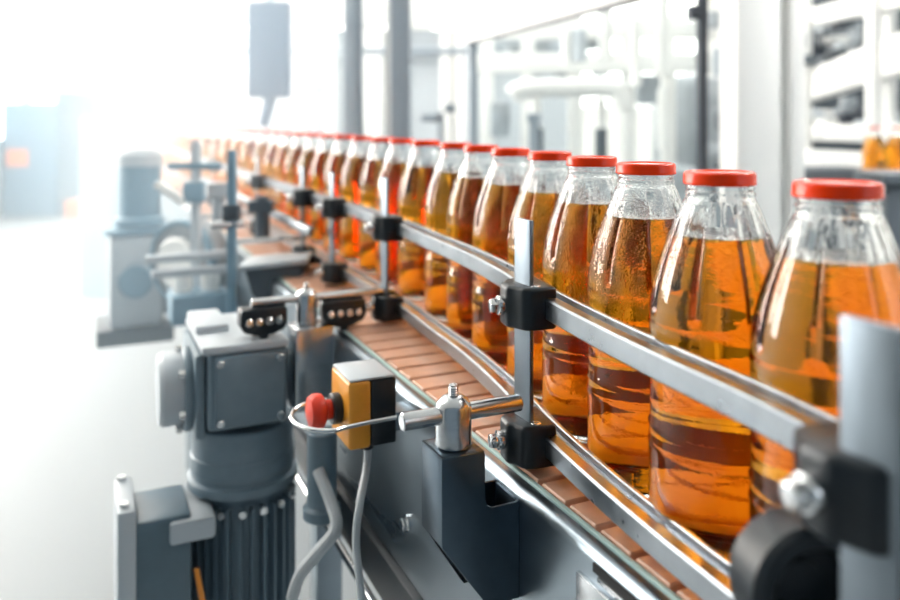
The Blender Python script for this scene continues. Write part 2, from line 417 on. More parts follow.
def bracket(parent, y0, scale=1.0):
    """folded steel bracket fixed to the side panel; y0 = depth of its front plate at the panel"""
    o = belt(y0, -.020, 0)
    P = lambda L, h: (L, HC-h)
    front = [P(.072,.2745),P(.0345,.2745),P(.0325,.277),P(.0325,.314),P(.0305,.320),P(.026,.323),P(.004,.323),P(0,.321),P(0,.404),P(.027,.404),P(.0315,.402),P(.072,.347)]
    g = G()
    th = .003; W = .043
    g.prism(front, o, N, UP, T*th)
    g.prism([P(.072,.2745),P(.0325,.2745),P(.0325,.404),P(.027,.404),P(.072,.347)], o+T*(W-th), N, UP, T*th)
    g.prism([P(.0,.321),P(.033,.321),P(.033,.404),P(.0,.404)], o+T*(W-th), N, UP, T*th)
    g.box(o+N*.0705+T*(W/2)+UP*(HC-(.2745+.347)/2), (.003, W-.001, .0725), AX)
    g.box(o+N*.0525+T*(W/2)+UP*(HC-.276), (.039, W-.001, .003), AX)
    g.box(o+N*.0012+T*(W/2)+UP*(HC-.363), (.0024, W-.001, .082), AX)
    return obj('bracket', g, M['bracket'], parent, bevel=.0009, seg=2), o
def post_cyl(parent, c, z0, h, r):
    b = obj('clamp_cylinder', G().lathe([(r-.0015,0),(r,.0015),(r,h-.009),(r-.0012,h-.006),(r-.005,h-.002),(r-.008,h),(.001,h)], c+UP*z0, UP, 40), M['steel'], parent)
    s = G()
    for i in range(4): s.lathe([(.0036,0),(.0044,.0007),(.0044,.0013),(.0036,.002)], c+UP*(z0+h-.0005+i*.002), UP, 18)
    s.lathe([(.0036,0),(.0036,.0015),(.0022,.0016),(.0020,.0004)], c+UP*(z0+h+.0075), UP, 18)
    obj('set_screw', s, M['chrome'], b)
    return b

# middle support (sharpest in the photo)
s2 = thing('rail_support', 'steel rail support in sharp focus with bracket, cross rod and middle upright bar', 'rail support', tuple(path_at(.72)))
br, o = bracket(s2, .6835)
cc = o+N*.052+T*.021
post_cyl(s2, cc, HC-.2745, .0425, .0153)
bar_c = path_at(.715)
obj('cross_rod', G().cyl(cc+N*.0468+UP*(HC-.2475), cc+R*.064+UP*(HC-.2475), .0074, 24, .001), M['steel'], s2)
upright(s2, .72); clamp(s2, .72, ZU); clamp(s2, .72, ZL)
# nearest support (only bar and clamps are in the frame)
s1 = thing('rail_support', 'nearest rail support with wide blurred upright bar and black clamps before the largest bottle', 'rail support', tuple(path_at(.372)))
upright(s1, .345, HC-.0845, off=.027); clamp(s1, .357, ZU+.005, .013); clamp(s1, .357, ZL, .013)
kc = at(790,572,.405)
kb = obj('collar_knob', G().lathe([(.010,0),(.030,0),(.033,.003),(.033,.030),(.030,.033),(.024,.033),(.022,.030),(.022,.010),(.010,.009)], kc, (-T*.9+N*.35+UP*.12).normalized(), 40, False), M['black'], s1)
obj('knob_stem', G().cyl(kc+(T*.9-N*.35)*.010, kc-(T*.9-N*.35)*.012, .012, 20), M['blackmetal'], kb)
# third support with the twin clamp blocks
s3 = thing('rail_support', 'blurred rail support with long thin rod beyond the yellow stop switch', 'rail support', tuple(path_at(1.225)))
pb = path_at(1.225)
upright(s3, 1.225); clamp(s3, 1.225, ZU); clamp(s3, 1.225, ZL)
c3 = pb+N*.132
obj('cross_rod', G().cyl(pb+N*.212+UP*(HC-.262), pb+R*.004+UP*(HC-.262), .0062, 20, .001), M['chrome'], s3)
post_cyl(s3, c3, HC-.300, .052, .0155)
obj('bracket', G().box(c3+R*.006+UP*(HC-.36), (.056, .05, .120), AX), M['steel'], s3, bevel=.003)
def clamp_block(s, label):
    c = pb+N*s+UP*(HC-.262)
    t = thing('clamp_block', label, 'clamp block', tuple(c), 'black clamp blocks hanging on the rod')
    poly = [(-.031,-.004),(.031,-.004),(.033,-.008),(.033,-.028),(.028,-.036),(.012,-.042),(.006,-.042),(.005,-.049),(-.005,-.049),(-.006,-.042),(-.012,-.042),(-.028,-.036),(-.033,-.028),(-.033,-.008)]
    obj('block', G().prism(poly, c-T*.014-UP*.002, R, UP, T*.028), M['black'], t, bevel=.002)
    for k in (-.021,-.007,.007,.021):
        q = c-T*.014+R*k-UP*.024
        obj('bolt', G().cyl(q, q-T*.004, .0052, 16, .001), M['chrome'], t)
    return t
clamp_block(.196, 'black clamp block with chrome bolts above the gearbox, left end of the rod')
clamp_block(.078, 'black clamp block with chrome bolts hanging over the belt, right part of the rod')
# further supports
for y, lab in ((1.50,'fourth rail support from the front, out of focus, pale upright bar just beyond the third'),
               (1.69,'fifth rail support from the front, blurred upright bar and black clamps'),
               (2.12,'sixth rail support from the front, faint upright bar before far bottles'),
               (2.85,'most distant rail support, hazy upright bar where the row fades')):
    s = thing('rail_support', lab, 'rail support', tuple(path_at(y)))
    upright(s, y, HC-.10); clamp(s, y, ZU); clamp(s, y, ZL)
    if y > 1.6:
        p = path_at(y)
        obj('cross_rod', G().cyl(p+N*.16+UP*(HC-.25), p+UP*(HC-.25), .006, 14), M['chrome'], s)

# ------------------------------------------------------------------ gear motor
def gearmotor(label, o, k=1.0, mats=('castgrey','motorgrey')):
    """o = centre of the gearbox block; a = along R, b = along T"""
    t = thing('gear_motor', label, 'motor', tuple(o))
    A, B = R, T; ax = (A, B, UP)
    q = lambda a, b, c: o+(A*a+B*b+UP*c)*k
    bx = lambda a, b, c, d: G().box(q(a,b,c), tuple(x*k for x in d), ax)
    g1 = obj('gearbox', bx(.002,0,.003,(.092,.150,.094)), M[mats[0]], t, bevel=.006*k, seg=3)
    l1 = obj('gearbox_lid', bx(-.001,.0,.051,(.100,.158,.010)), M['palegrey'], t, bevel=.003*k)
    obj('lid_ridge', bx(-.030,.030,.060,(.040,.090,.010)), M['palegrey'], l1, bevel=.003*k)
    obj('plug', G().cyl(q(.020,-.015,.055), q(.020,-.015,.0605), .012*k, 20, .001), M['machinedark'], l1)
    obj('cover_plate', bx(.004,-.077,.002,(.080,.008,.082)), M[mats[0]], g1, bevel=.003*k)
    for a, c in ((-.031,.036),(.038,.036),(-.031,-.032),(.038,-.032)):
        obj('bolt', G().cyl(q(a,-.079,c), q(a,-.086,c), .0045*k, 16, .001), M['chrome'], g1)
    obj('side_flange', bx(-.051,-.005,-.004,(.012,.125,.098)), M[mats[0]], t, bevel=.004*k)
    obj('shaft_flange', G().cyl(q(-.056,-.012,-.008), q(-.066,-.012,-.008), .050*k, 40, .003), M[mats[0]], t)
    obj('shaft_cover', G().lathe([(.043*k,0),(.043*k,.022*k),(.039*k,.027*k),(.02*k,.028*k)], q(-.066,-.012,-.006), -A, 36), M['palegrey'], t)
    for ang in range(6):
        c = q(-.066, -.012+.0465*math.cos(ang*PI/3+.4), -.008+.0465*math.sin(ang*PI/3+.4))
        obj('flange_bolt', G().hexa(c, -A, .0055*k, .007*k), M['chrome'], t)
    obj('output_hub', G().cyl(q(.046,0,-.004), q(.060,0,-.004), .042*k, 36, .004), M[mats[0]], t)
    obj('hub_bolt', G().hexa(q(.060,-.040,.030), -B, .006*k, .007*k), M['chrome'], t)
    z = -.054
    obj('neck_ring', G().lathe([(.038*k,.012*k),(.040*k,0),(.060*k,0),(.062*k,-.002*k),(.062*k,-.036*k),(.0635*k,-.038*k),(.0635*k,-.056*k),(.062*k,-.058*k),(.062*k,-.064*k),(.067*k,-.066*k),(.067*k,-.076*k),(.058*k,-.080*k)], q(.008,-.005,z), UP, 48), M[mats[0]], t)
    mc = (.008,-.005)
    for i in range(4):
        d = (A*math.cos(i*PI/2+.8)+B*math.sin(i*PI/2+.8))*.051*k
        obj('neck_bolt', G().hexa(q(*mc,z)+d, UP, .006*k, .009*k), M['chrome'], t)
    mb = obj('motor_body', G().lathe([(.054*k,0),(.054*k,-.22*k)], q(*mc,z-.080), UP, 48), M[mats[1]], t)
    for i in range(28):
        a = 2*PI*i/28; d = A*math.cos(a)+B*math.sin(a)
        obj('cooling_fin', G().box(q(*mc,z-.19)+d*.058*k, (.013*k, .0026*k, .20*k), (d, UP.cross(d), UP)), M[mats[1]], mb, smooth=0)
    for i in range(6):
        a = -PI/2-.9+i*.36; d = A*math.cos(a)+B*math.sin(a)
        c = q(*mc,z-.092)+d*.063*k
        obj('fin_screw', G().cyl(c, c+d*.006*k, .0045*k, 12), M['chrome'], mb)
    obj('fan_cowl', G().lathe([(.066*k,0),(.066*k,-.08*k),(.052*k,-.1*k),(.001,-.1*k)], q(*mc,z-.29), UP, 40), M[mats[1]], t)
    tb = obj('terminal_box', bx(-.092,-.030,z-.150,(.062,.085,.145)), M[mats[1]], t, bevel=.005*k)
    obj('terminal_lid', bx(-.130,-.030,z-.142,(.020,.098,.165)), M['palegrey'], tb, bevel=.004*k)
    obj('box_collar', bx(-.060,-.030,z-.096,(.050,.096,.026)), M['palegrey'], tb, bevel=.004*k)
    for a, c in ((-.132,-.059),(-.132,-.225)):
        for b in (-.065,.008): obj('lid_screw', G().cyl(q(a,b,z+c), q(a,b,z+c+.004), .005*k, 12), M['chrome'], tb)
    obj('cable_gland', G().cyl(q(-.092,-.030,z-.222), q(-.092,-.030,z-.250), .012*k, 16), M['black'], tb)
    return t
GM = Vector((-.268*1.196, 1.0*1.196, HC-.316*1.196))
gm = gearmotor('dark grey gear motor with finned body and side terminal box in front left', GM, 1.196)
lk = obj('warning_tag', G().box(GM-R*.060-T*.092+UP*(-.275), (.007,.002,.09), ((R+UP*.18).normalized(), T, (UP-R*.18).normalized())), M['orange'], gm, bevel=.0005)
lk['label'] = 'narrow orange strip between terminal box and motor'
# support column and conduit beside the motor
tag(obj('conduit', G().tube([at(292,598,.98), at(300,575,.97), at(318,552,.96), at(336,528,.96), at(330,500,.98), at(318,470,1.0)], .0075), M['grey_cable']), 'pale grey curved conduit at lower right of the gear motor', 'pipe')
g = G().cyl(at(322,430,1.02), at(322,505,1.02), .019, 24, .002)
tag(obj('bearing_post', g.lathe([(.019,0),(.024,-.004),(.024,-.016),(.015,-.022)], at(322,503,1.02), UP, 24), M['motorgrey']), 'dark grey round post between gear motor and conveyor panel, below the red button', 'post')

# ------------------------------------------------------------------ emergency stop
EO = at(349, 418, .845)                      # front vertical edge of the box, mid height
es = thing('emergency_stop', 'orange-yellow emergency stop box with red mushroom button and wire guard', 'switch', tuple(EO))
bh = .072
obj('box_cover', G().box(EO+T*.0335+R*.0125, (.025, .067, bh), AX), M['yellow'], es, bevel=.004, seg=3)
o_ = obj('box_base', G().box(EO+T*.0335+R*.0395, (.029, .066, bh-.001), AX), M['black'], es, bevel=.003); o_['label'] = 'black rear half of the box'
o_ = obj('box_top', G().box(EO+T*.0335+R*.0262+UP*(bh/2+.0015), (.050, .064, .003), AX), M['palegrey'], es, bevel=.0015); o_['label'] = 'pale grey top plate'
bc = EO+T*.0335+N*.0
obj('button_collar', G().cyl(bc, bc+N*.010, .0165, 28, .001), M['black'], es)
o_ = obj('button', G().lathe([(.010,0),(.011,.008),(.0175,.012),(.0185,.016),(.0185,.021),(.016,.026),(.008,.0285),(.001,.029)], bc+N*.008, N, 32), M['red'], es); o_['label'] = 'red mushroom button'
zz = UP*(-.006)
ringp = [EO+R*.052-T*.004+zz, EO+R*.02-T*.005+zz, EO+N*.006-T*.008+zz]+[bc+N*.010+(N*math.cos(a)*.042-T*math.sin(a)*.047)+zz for a in [math.radians(d) for d in range(75,-106,-18)]]+[EO+T*.071+R*.012+zz]
o_ = obj('wire_guard', G().tube(ringp, .0026, 10), M['chrome'], es); o_['label'] = 'bent steel wire around the button'
obj('mounting_arm', G().box(EO+T*.0335+R*.068-UP*.02, (.030,.03,.02), AX), M['panel'], es)
gp = EO+T*.03+R*.030-UP*(bh/2)
obj('cable_gland', G().cyl(gp, gp-UP*.012, .008, 18, .001), M['black'], es)
tag(obj('cable', G().tube([gp-UP*.006, gp-UP*.03, at(360,502,.845), at(356,540,.84), at(360,585,.83), at(366,640,.82)], .0042, 10), M['grey_cable']), 'thin grey cable hanging down from the yellow stop switch box', 'cable')

# ------------------------------------------------------------------ blurred equipment further along the conveyor
X0 = at(140,158,2.3)
t = thing('drive_motor', 'hazy upright cylindrical motor with domed cap, standing on a pale housing at far left', 'motor', tuple(X0))
obj('motor_body', G().lathe([(.058,0),(.058,-.165),(.068,-.172),(.068,-.192)], X0, UP, 32), M['blue'], t)
obj('motor_cap', G().lathe([(.064,-.022),(.064,.010),(.048,.026),(.016,.031),(.001,.031)], X0, UP, 32), M['palegrey'], t)
t = thing('belt_guard', 'hazy grey round belt guard housing beside the upright motor', 'guard', tuple(at(190,250,2.05)))
c = at(182,262,2.05); obj('guard_housing', G().cyl(c, c+Vector((.03,.06,0)), .108, 40, .006), M['machine'], t)
obj('rim', G().lathe([(.096,0),(.107,0),(.110,.006),(.107,.022),(.096,.022)], c+Vector((.006,.012,0)), Vector((-.45,-.9,0)), 40, False), M['blue'], t)
obj('hub', G().cyl(c-Vector((.012,.024,0)), c, .065, 30, .006), M['white'], t)
for i, (px0, py0, px1, py1, lab) in enumerate(((146,260,237,253,'upper of two pale horizontal bars crossing in front of the round guard'),(151,275,236,268,'lower of two pale horizontal bars crossing in front of the round guard'))):
    a = at(px0,py0,1.72); b = at(px1,py1,1.80)
    d = (b-a).normalized(); sd = d.cross(UP).normalized()
    tag(obj('cross_bar', G().box((a+b)/2, ((b-a).length, .02, .017), (d, -sd, sd.cross(d))), M['palegrey'], bevel=.003), lab, 'bar')
a = at(232,150,1.55); b = Vector((a.x, a.y, .70))
t = thing('sensor_stand', 'slim blue-grey upright stand with short side rod, left of the blurred bottles', 'stand', (a.x, a.y, .70))
obj('pole', G().box((a+b)/2, (.016,.016,a.z-b.z)), M['blue'], t, bevel=.002)
p = at(232,224,1.55); obj('side_rod', G().cyl(p+Vector((-.036,-.02,0)), p+Vector((.02,.01,0)), .0085, 16, .001), M['chrome'], t)
p = at(206,180,1.55)
obj('clip', G().box(at(232,212,1.55), (.030,.03,.03)), M['machinedark'], t, bevel=.003)
# second pole with white block
a = at(196,140,1.95)
t = thing('sensor_stand', 'hazy pale stand with a T-shaped cross piece, beside the farthest bottles', 'stand', (a.x, a.y, .7))
obj('pole', G().box(Vector((a.x,a.y,(a.z+.7)/2)), (.022,.022,a.z-.7)), M['palegrey'], t, bevel=.002)
obj('cross_piece', G().box(at(196,166,1.95), (.13,.03,.016)), M['blue'], t, bevel=.003)
obj('clip', G().box(at(196,192,1.95), (.05,.05,.05)), M['blue'], t, bevel=.004)
obj('guide_stub', G().box(at(170,193,1.93), (.085,.02,.018), (Vector((.83,-.1,-.55)).normalized(), Vector((.1,.99,0)).normalized(), Vector((.55,0,.83)))), M['white'], t, bevel=.003)
c = at(134,276,2.3)
t = thing('drive_housing', 'hazy pale blue housing with round cover left of the round guard', 'housing', tuple(c))
obj('housing_body', G().box(c, (.135,.16,.26), AX), M['palegrey'], t, bevel=.012)
obj('round_cover', G().cyl(c-T*.08, c-T*.10, .045, 28, .004), M['blue'], t)
obj('top_flange', G().box(c+UP*.136, (.16,.18,.014), AX), M['blue'], t, bevel=.004)
obj('support_arm', G().box(c+R*.135-UP*.08, (.14,.06,.06), AX), M['machine'], t, bevel=.004)
obj('foot_plate', G().box(c-UP*.15, (.20,.20,.045), AX), M['machinedark'], t, bevel=.004)
c = at(198,305,1.9)
t = thing('valve_block', 'hazy pale valve block with two short cylinders under the crossing bars', 'valve', tuple(c))
obj('block_body', G().box(c, (.13,.10,.07), AX), M['blue'], t, bevel=.006)
for a in (-.035,.03): obj('valve_cylinder', G().cyl(c+R*a+UP*.03, c+R*a+UP*.085, .022, 20, .004), M['white'], t)
obj('valve_pipe', G().tube([c+R*.06, c+R*.075+UP*.01, c+R*.085+UP*.06], .010), M['chrome'], t)
c = at(218,190,1.8)
tag(obj('proximity_sensor', G().box(c, (.05,.04,.03), AX).cyl(c-UP*.01, c-UP*.07, .014, 16, .002), M['machine']), 'hazy grey sensor beside the slim blue-grey stand, over the belt edge', 'sensor')
# drip hopper
t = thing('drip_hopper', 'dark hopper with pale rim beside the belt, behind the twin clamp blocks', 'hopper', tuple(at(280,262,1.62)))
c = at(277,262,1.62)
obj('hopper_body', G().prism([(-.056,0),(.062,0),(.050,-.05),(.028,-.085),(-.01,-.085),(-.04,-.055)], c+Vector((0,-.05,0)), Vector((1,0,0)), UP, Vector((0,.10,0))), M['machinedark'], t, bevel=.004)
obj('rim', G().box(c+UP*.004, (.135,.115,.010), (Vector((.99,.05,.10)).normalized(), Vector((-.05,1,0)).normalized(), Vector((-.1,0,.99)).normalized())), M['palegrey'], t, bevel=.002)
tag(obj('proximity_sensor', G().cyl(at(262,196,1.7), at(262,238,1.7), .016, 18, .003).box(at(262,206,1.7), (.05,.04,.024)), M['machinedark']), 'dark blurred sensor head standing over the left edge of the belt', 'sensor')
tag(obj('control_cabinet', G().box((-2.58,6.0,.66), (.26,.3,1.32)), M['blue'], bevel=.01), 'hazy pale blue cabinet left of the far end of the conveyor', 'cabinet')

# ------------------------------------------------------------------ the hall
def bx(c, d): return G().box(c, d)
struct('floor', bx((1,6.05,-.05), (18,18.1,.1)), M['floor'], smooth=0)
struct('ceiling', bx((1,6.05,4.85), (18,18.1,.1)), M['wall'], smooth=0)
struct('wall_back', bx((1,15,2.4), (18,.2,4.8)), M['wall'], smooth=0)
struct('wall_left', bx((-6.1,6.05,2.4), (.2,18.1,4.8)), M['wall'], smooth=0)
struct('wall_right', bx((8.1,6.05,2.4), (.2,18.1,4.8)), M['wall'], smooth=0)
struct('wall_front', bx((1,-3.1,2.4), (18,.2,4.8)), M['darkwall'], smooth=0)
w = 0
for x in (4.4,6.9):  # unseen windows added behind the camera as cool front fill
    w += 1
    f = struct(f'window_{w}', G().box((x,-2.98,4.25),(2.1,.06,.1)).box((x,-2.98,1.65),(2.1,.06,.1)).box((x-1.01,-2.98,2.95),(.08,.06,2.6)).box((x+1.01,-2.98,2.95),(.08,.06,2.6)), M['white'])
    obj('window_pane', bx((x,-2.99,2.95),(2.0,.01,2.5)), M['window_front'], f)
for y in (4.5,7.7,10.9):
    w += 1
    f = struct(f'window_{w}', G().box((-5.98,y,4.42),(.06,2.6,.1)).box((-5.98,y,1.0),(.06,2.6,.1)).box((-5.98,y-1.27,2.7),(.06,.08,3.4)).box((-5.98,y+1.27,2.7),(.06,.08,3.4)).box((-5.98,y+.35,2.7),(.06,.22,3.4)).box((-5.98,y,2.7),(.05,2.5,.05)), M['white'])
    obj('window_pane', bx((-5.99,y,2.7),(.01,2.5,3.35)), M['window_bright' if y < 8 else 'window_left'], f)
for x in (-4.6,-1.9,.8,3.5,6.2):
    w += 1
    f = struct(f'window_{w}', G().box((x,14.88,3.9),(2.4,.06,.1)).box((x,14.88,1.5),(2.4,.06,.1)).box((x-1.16,14.88,2.7),(.08,.06,2.4)).box((x+1.16,14.88,2.7),(.08,.06,2.4)), M['white'])
    obj('window_pane', bx((x,14.89,2.7),(2.3,.01,2.35)), M['window'], f)
for x, y, wx, wy in ((-3.4,4.0,3.0,5.0),(2.6,7.5,3.0,5.0)):
    w += 1
    f = struct(f'window_{w}', G().box((x,y-wy/2,4.76),(wx,.1,.08)).box((x,y+wy/2,4.76),(wx,.1,.08)).box((x-wx/2,y,4.76),(.1,wy,.08)).box((x+wx/2,y,4.76),(.1,wy,.08)).box((x,y,4.77),(.06,wy,.05)), M['white'])
    obj('window_pane', bx((x,y,4.79),(wx,wy,.01)), M['sky'], f)
k = 0
for x in (2.6,5.4):
    for y in (1.2,4.4,11.0):
        k += 1
        t = thing('ceiling_light', 'long ceiling lamp above the hall', 'lamp', (x,y,4.8), 'ceiling lamps of the hall')
        obj('housing', bx((x,y,4.76),(.34,1.7,.07)), M['white'], t, bevel=.01)
        obj('diffuser', bx((x,y,4.715),(.28,1.62,.02)), M['lamp'], t)

t = thing('pendant_lamp', 'linear work lamp hanging on two rods over the bottle conveyor', 'lamp', (1.75,1.55,2.75))  # out of view, added to light the front of the white column
obj('housing', bx((1.75,1.55,2.76),(.20,1.2,.05)), M['white'], t, bevel=.006)
obj('diffuser', bx((1.75,1.55,2.73),(.16,1.14,.015)), M['pendant'], t)
for yy in (1.1,2.0): obj('suspension_rod', G().cyl((1.75,yy,2.78),(1.75,yy,4.8),.006,10), M['chrome'], t)

# ------------------------------------------------------------------ background: guard cabin behind the bottles
def post(name, label, cat, px, Y, w, d, top=4.8, z0=0, m='column', rot=None, group=None):
    x = (px-450)/F*Y
    o = obj(name, G().box((x,Y,(top+z0)/2),(w,d,top-z0)), M[m], bevel=.004)
    return tag(o, label, cat, group)
post('steel_column', 'blue-grey steel column rising behind the bottles, just left of the second one', 'column', 354, 3.9, .088, .09)
post('steel_column', 'wider grey steel column rising behind the row of bottles, right of another column', 'column', 401, 3.6, .088, .09)
post('door_post', 'thin white post attached to the left of the wider grey column', 'post', 389, 3.62, .020, .05, m='white')
# white column on the right: square with a step
cx = (757-450)/F*2.55
t = thing('white_column', 'broad white column behind the second and nearest bottles', 'column', (cx,2.55,0))
obj('column_core', G().box((cx-.026,2.55,2.4),(.135,.16,4.8)), M['white'], t, bevel=.004)
obj('column_channel', G().box((cx+.062,2.575,2.4),(.042,.10,4.8)), M['white'], t, bevel=.003)
obj('column_flange', G().box((cx+.104,2.56,2.4),(.044,.14,4.8)), M['white'], t, bevel=.004)
# dark guard post with bracket
dx = (702-450)/F*2.7
t = thing('guard_post', 'dark slim guard post with a small black hinge, left of the white column', 'post', (dx,2.7,0))
obj('post_profile', G().box((dx,2.7,1.4),(.030,.04,2.8)), M['darkframe'], t, bevel=.003)
obj('hinge', G().box((dx-.032,2.69,HC+(HY-13)/F*2.7),(.036,.05,.045)), M['darkframe'], t, bevel=.004)
# glazed guard panel in line with the conveyor
gx0, gy0 = (472-450)/F*4.7, 4.7
ga = Vector((gx0,gy0,0)); gb = Vector((dx-.02,2.7,0)); gd = (gb-ga).normalized(); gn = Vector((-gd.y,gd.x,0)); gL = (gb-ga).length
GX = (gd, gn, UP)
t = thing('machine_guard', 'large glazed machine guard with white top beam behind the bottle caps', 'guard', tuple(ga))
obj('pane', G().box((ga+gb)/2+UP*1.0, (gL,.008,1.5), GX), M['pane'], t)
obj('frame_post', G().box(ga+UP*.89, (.05,.05,1.78), GX), M['column'], t, bevel=.003)
obj('top_beam', G().box((ga+gb)/2+UP*1.84, (gL-.01,.09,.16), GX), M['white'], t, bevel=.005)
obj('seal', G().box((ga+gb)/2+UP*1.752-gn*.03, (gL*.98,.03,.014), GX), M['darkframe'], t)
obj('lower_rail', G().box((ga+gb)/2+UP*.22, (gL,.05,.08), GX), M['white'], t, bevel=.004)
# filler machine behind the guard
def P(px, py, Y): return at(px, py, Y)
t = thing('filling_machine', 'blurred white filling machine with rounded arch and vertical tubes behind the guard', 'machine', tuple(P(560,150,5.2))[:2]+(0,))
base = P(560,150,5.4)
obj('machine_base', G().box((base.x,base.y,.5),(1.7,.9,1.0)), M['machine'], t, bevel=.02)
ap = [P(512,96,5.0), P(520,90,5.0), P(540,88,5.0), P(580,88,5.0), P(608,88,5.0), P(618,94,5.0), P(619,112,5.0)]
obj('arch', G().tube(ap, .062, 14), M['white'], t)
for px, a, b, r, mm in ((536,98,160,.035,'white'),(601,98,160,.035,'white'),(601,128,175,.040,'machinedark'),(537,128,175,.040,'machinedark'),(605,8,60,.045,'white'),(636,18,86,.036,'white'),(662,-20,76,.048,'white'),(664,88,150,.040,'white'),(566,30,66,.03,'white'),(579,30,62,.05,'palegrey')):
    obj('tube', G().cyl(P(px,a,5.1), P(px,b,5.1), r, 18, .006), M[mm], t)
for px, py, w_, h_ in ((514,52,.10,.12),(542,50,.11,.12),(590,42,.10,.12),(622,28,.11,.12),(648,26,.10,.10),(538,80,.09,.08),(560,78,.09,.08),(600,70,.12,.10),(648,90,.16,.22),(500,120,.14,.25)):
    obj('access_panel', G().box(P(px,py,5.9),(w_,.1,h_)), M['machine'], t, bevel=.01)
obj('cross_beam', G().box(P(590,63,5.7),(1.7,.12,.14)), M['white'], t, bevel=.01)
obj('cross_beam', G().box(P(590,30,5.8),(1.8,.12,.13)), M['white'], t, bevel=.01)
for px in (487,528,575,628,668):
    obj('frame_leg', G().box((P(px,0,6.1).x,6.1,1.05),(.10,.1,2.1)), M['white'], t, bevel=.01)
for px, py, w_, h_, mm in ((716,20,.13,.12,'machine'),(722,62,.10,.20,'column'),(713,98,.12,.10,'machine'),(724,122,.10,.12,'machinedark'),(714,150,.14,.09,'machine'),(722,165,.12,.06,'machinedark')):
    obj('access_panel', G().box(P(px,py,5.6),(w_,.1,h_)), M[mm], t, bevel=.01)
tag(obj('tank', G().lathe([(.001,.0),(.25,.05),(.30,.15),(.30,.9),(.25,1.0),(.001,1.05)], P(690,176,6.6)-UP*.2, UP, 32), M['machine'], None), 'grey tank blurred behind the guard, near the dark post', 'tank')
tag(obj('machine_stand', G().cyl((P(534,0,4.4).x,4.4,.2), (P(534,150,4.4).x,4.4,HC+.02), .028, 16).box(P(534,118,4.4),(.07,.06,.05)), M['column']), 'slim grey stand with small head behind the sixth bottle cap', 'stand')
t = thing('sensor_mast', 'blurred grey mast with twin heads between the wide column and the guard', 'mast', (P(441,0,4.2).x,4.2,.2))
obj('mast_pole', G().cyl((P(441,0,4.2).x,4.2,.2), P(441,112,4.2), .016, 12), M['column'], t)
obj('mast_head', G().box(P(430,118,4.2),(.09,.05,.04)), M['column'], t, bevel=.008)
obj('mast_head', G().box(P(450,108,4.2),(.06,.05,.05)), M['column'], t, bevel=.008)
t = thing('sensor_mast', 'faint grey mast with a small cross head left of the first column', 'mast', (P(320,0,5.5).x,5.5,.2))
obj('mast_pole', G().cyl((P(320,0,5.5).x,5.5,.2), P(320,90,5.5), .022, 12), M['column'], t)
obj('mast_head', G().box(P(322,89,5.5),(.12,.05,.04)), M['column'], t, bevel=.008)
# white door frames behind the columns
t = thing('white_cabin', 'pale cabin wall with white framing behind the two grey columns', 'cabin', (-.9,7.0,0))
obj('cabin_wall', G().box((-.35,7.1,1.05),(2.9,.08,2.1)), M['palegrey'], t)
for px in (300,330,368,378,446,460):
    obj('cabin_frame', G().box((P(px,0,7.0).x,7.0,1.1),(.10,.08,2.2)), M['white'], t, bevel=.006)
obj('cabin_beam', G().box((-.35,6.98,2.26),(3.0,.1,.26)), M['white'], t, bevel=.006)
obj('cabin_beam', G().box((-.35,6.98,1.90),(3.0,.06,.06)), M['column'], t, bevel=.006)

# hanging screen and signal lamp
c = P(270,50,3.6)
t = thing('hanging_screen', 'tall blue-grey screen housing hanging above the far bottles', 'screen', tuple(c))
obj('housing', G().box(c,(.188,.07,.43)), M['screen'], t, bevel=.008)
obj('hanger', G().cyl(c+Vector((.0,.0,.21)), (c.x,c.y,4.8), .02, 14), M['palegrey'], t)
obj('lower_arm', G().cyl(c-UP*.21, P(263,126,3.6), .030, 14), M['screen'], t)
c = P(232,90,6.0)
t = thing('signal_lamp', 'small red-orange signal lamp left of the hanging screen', 'lamp', tuple(c))
obj('lens', G().cyl(c-UP*.03, c+UP*.03, .032, 16, .006), M['lamp_red'], t)
obj('mast', G().cyl((c.x,c.y,.6), c-UP*.03, .016, 12), M['palegrey'], t)
# electric cabinets on the far left
t = thing('electric_cabinet', 'hazy pale blue cabinet with an orange label at the far left wall', 'cabinet', (-5.52,10.8,0))
obj('cabinet_body', G().box((-5.52,10.8,.78),(.72,.6,1.50)), M['deepblue'], t, bevel=.02)
o_ = obj('door_label', G().box((-5.68,10.495,.80),(.28,.01,.22)), M['deeporange'], t); o_['label'] = 'orange rectangle on the cabinet door'
obj('plinth', G().box((-5.52,10.8,.02),(.74,.62,.06)), M['machinedark'], t)
tag(obj('electric_cabinet', G().box((-5.45,11.8,.85),(.5,.5,1.7)), M['deepblue'], bevel=.02), 'taller hazy blue cabinet right behind the one with the orange label', 'cabinet')
tag(obj('pallet_box', G().box((-4.85,10.7,.12),(.42,.4,.24)), M['deeporange'], bevel=.01), 'low orange-brown crate on the floor right of the far left cabinets', 'crate')

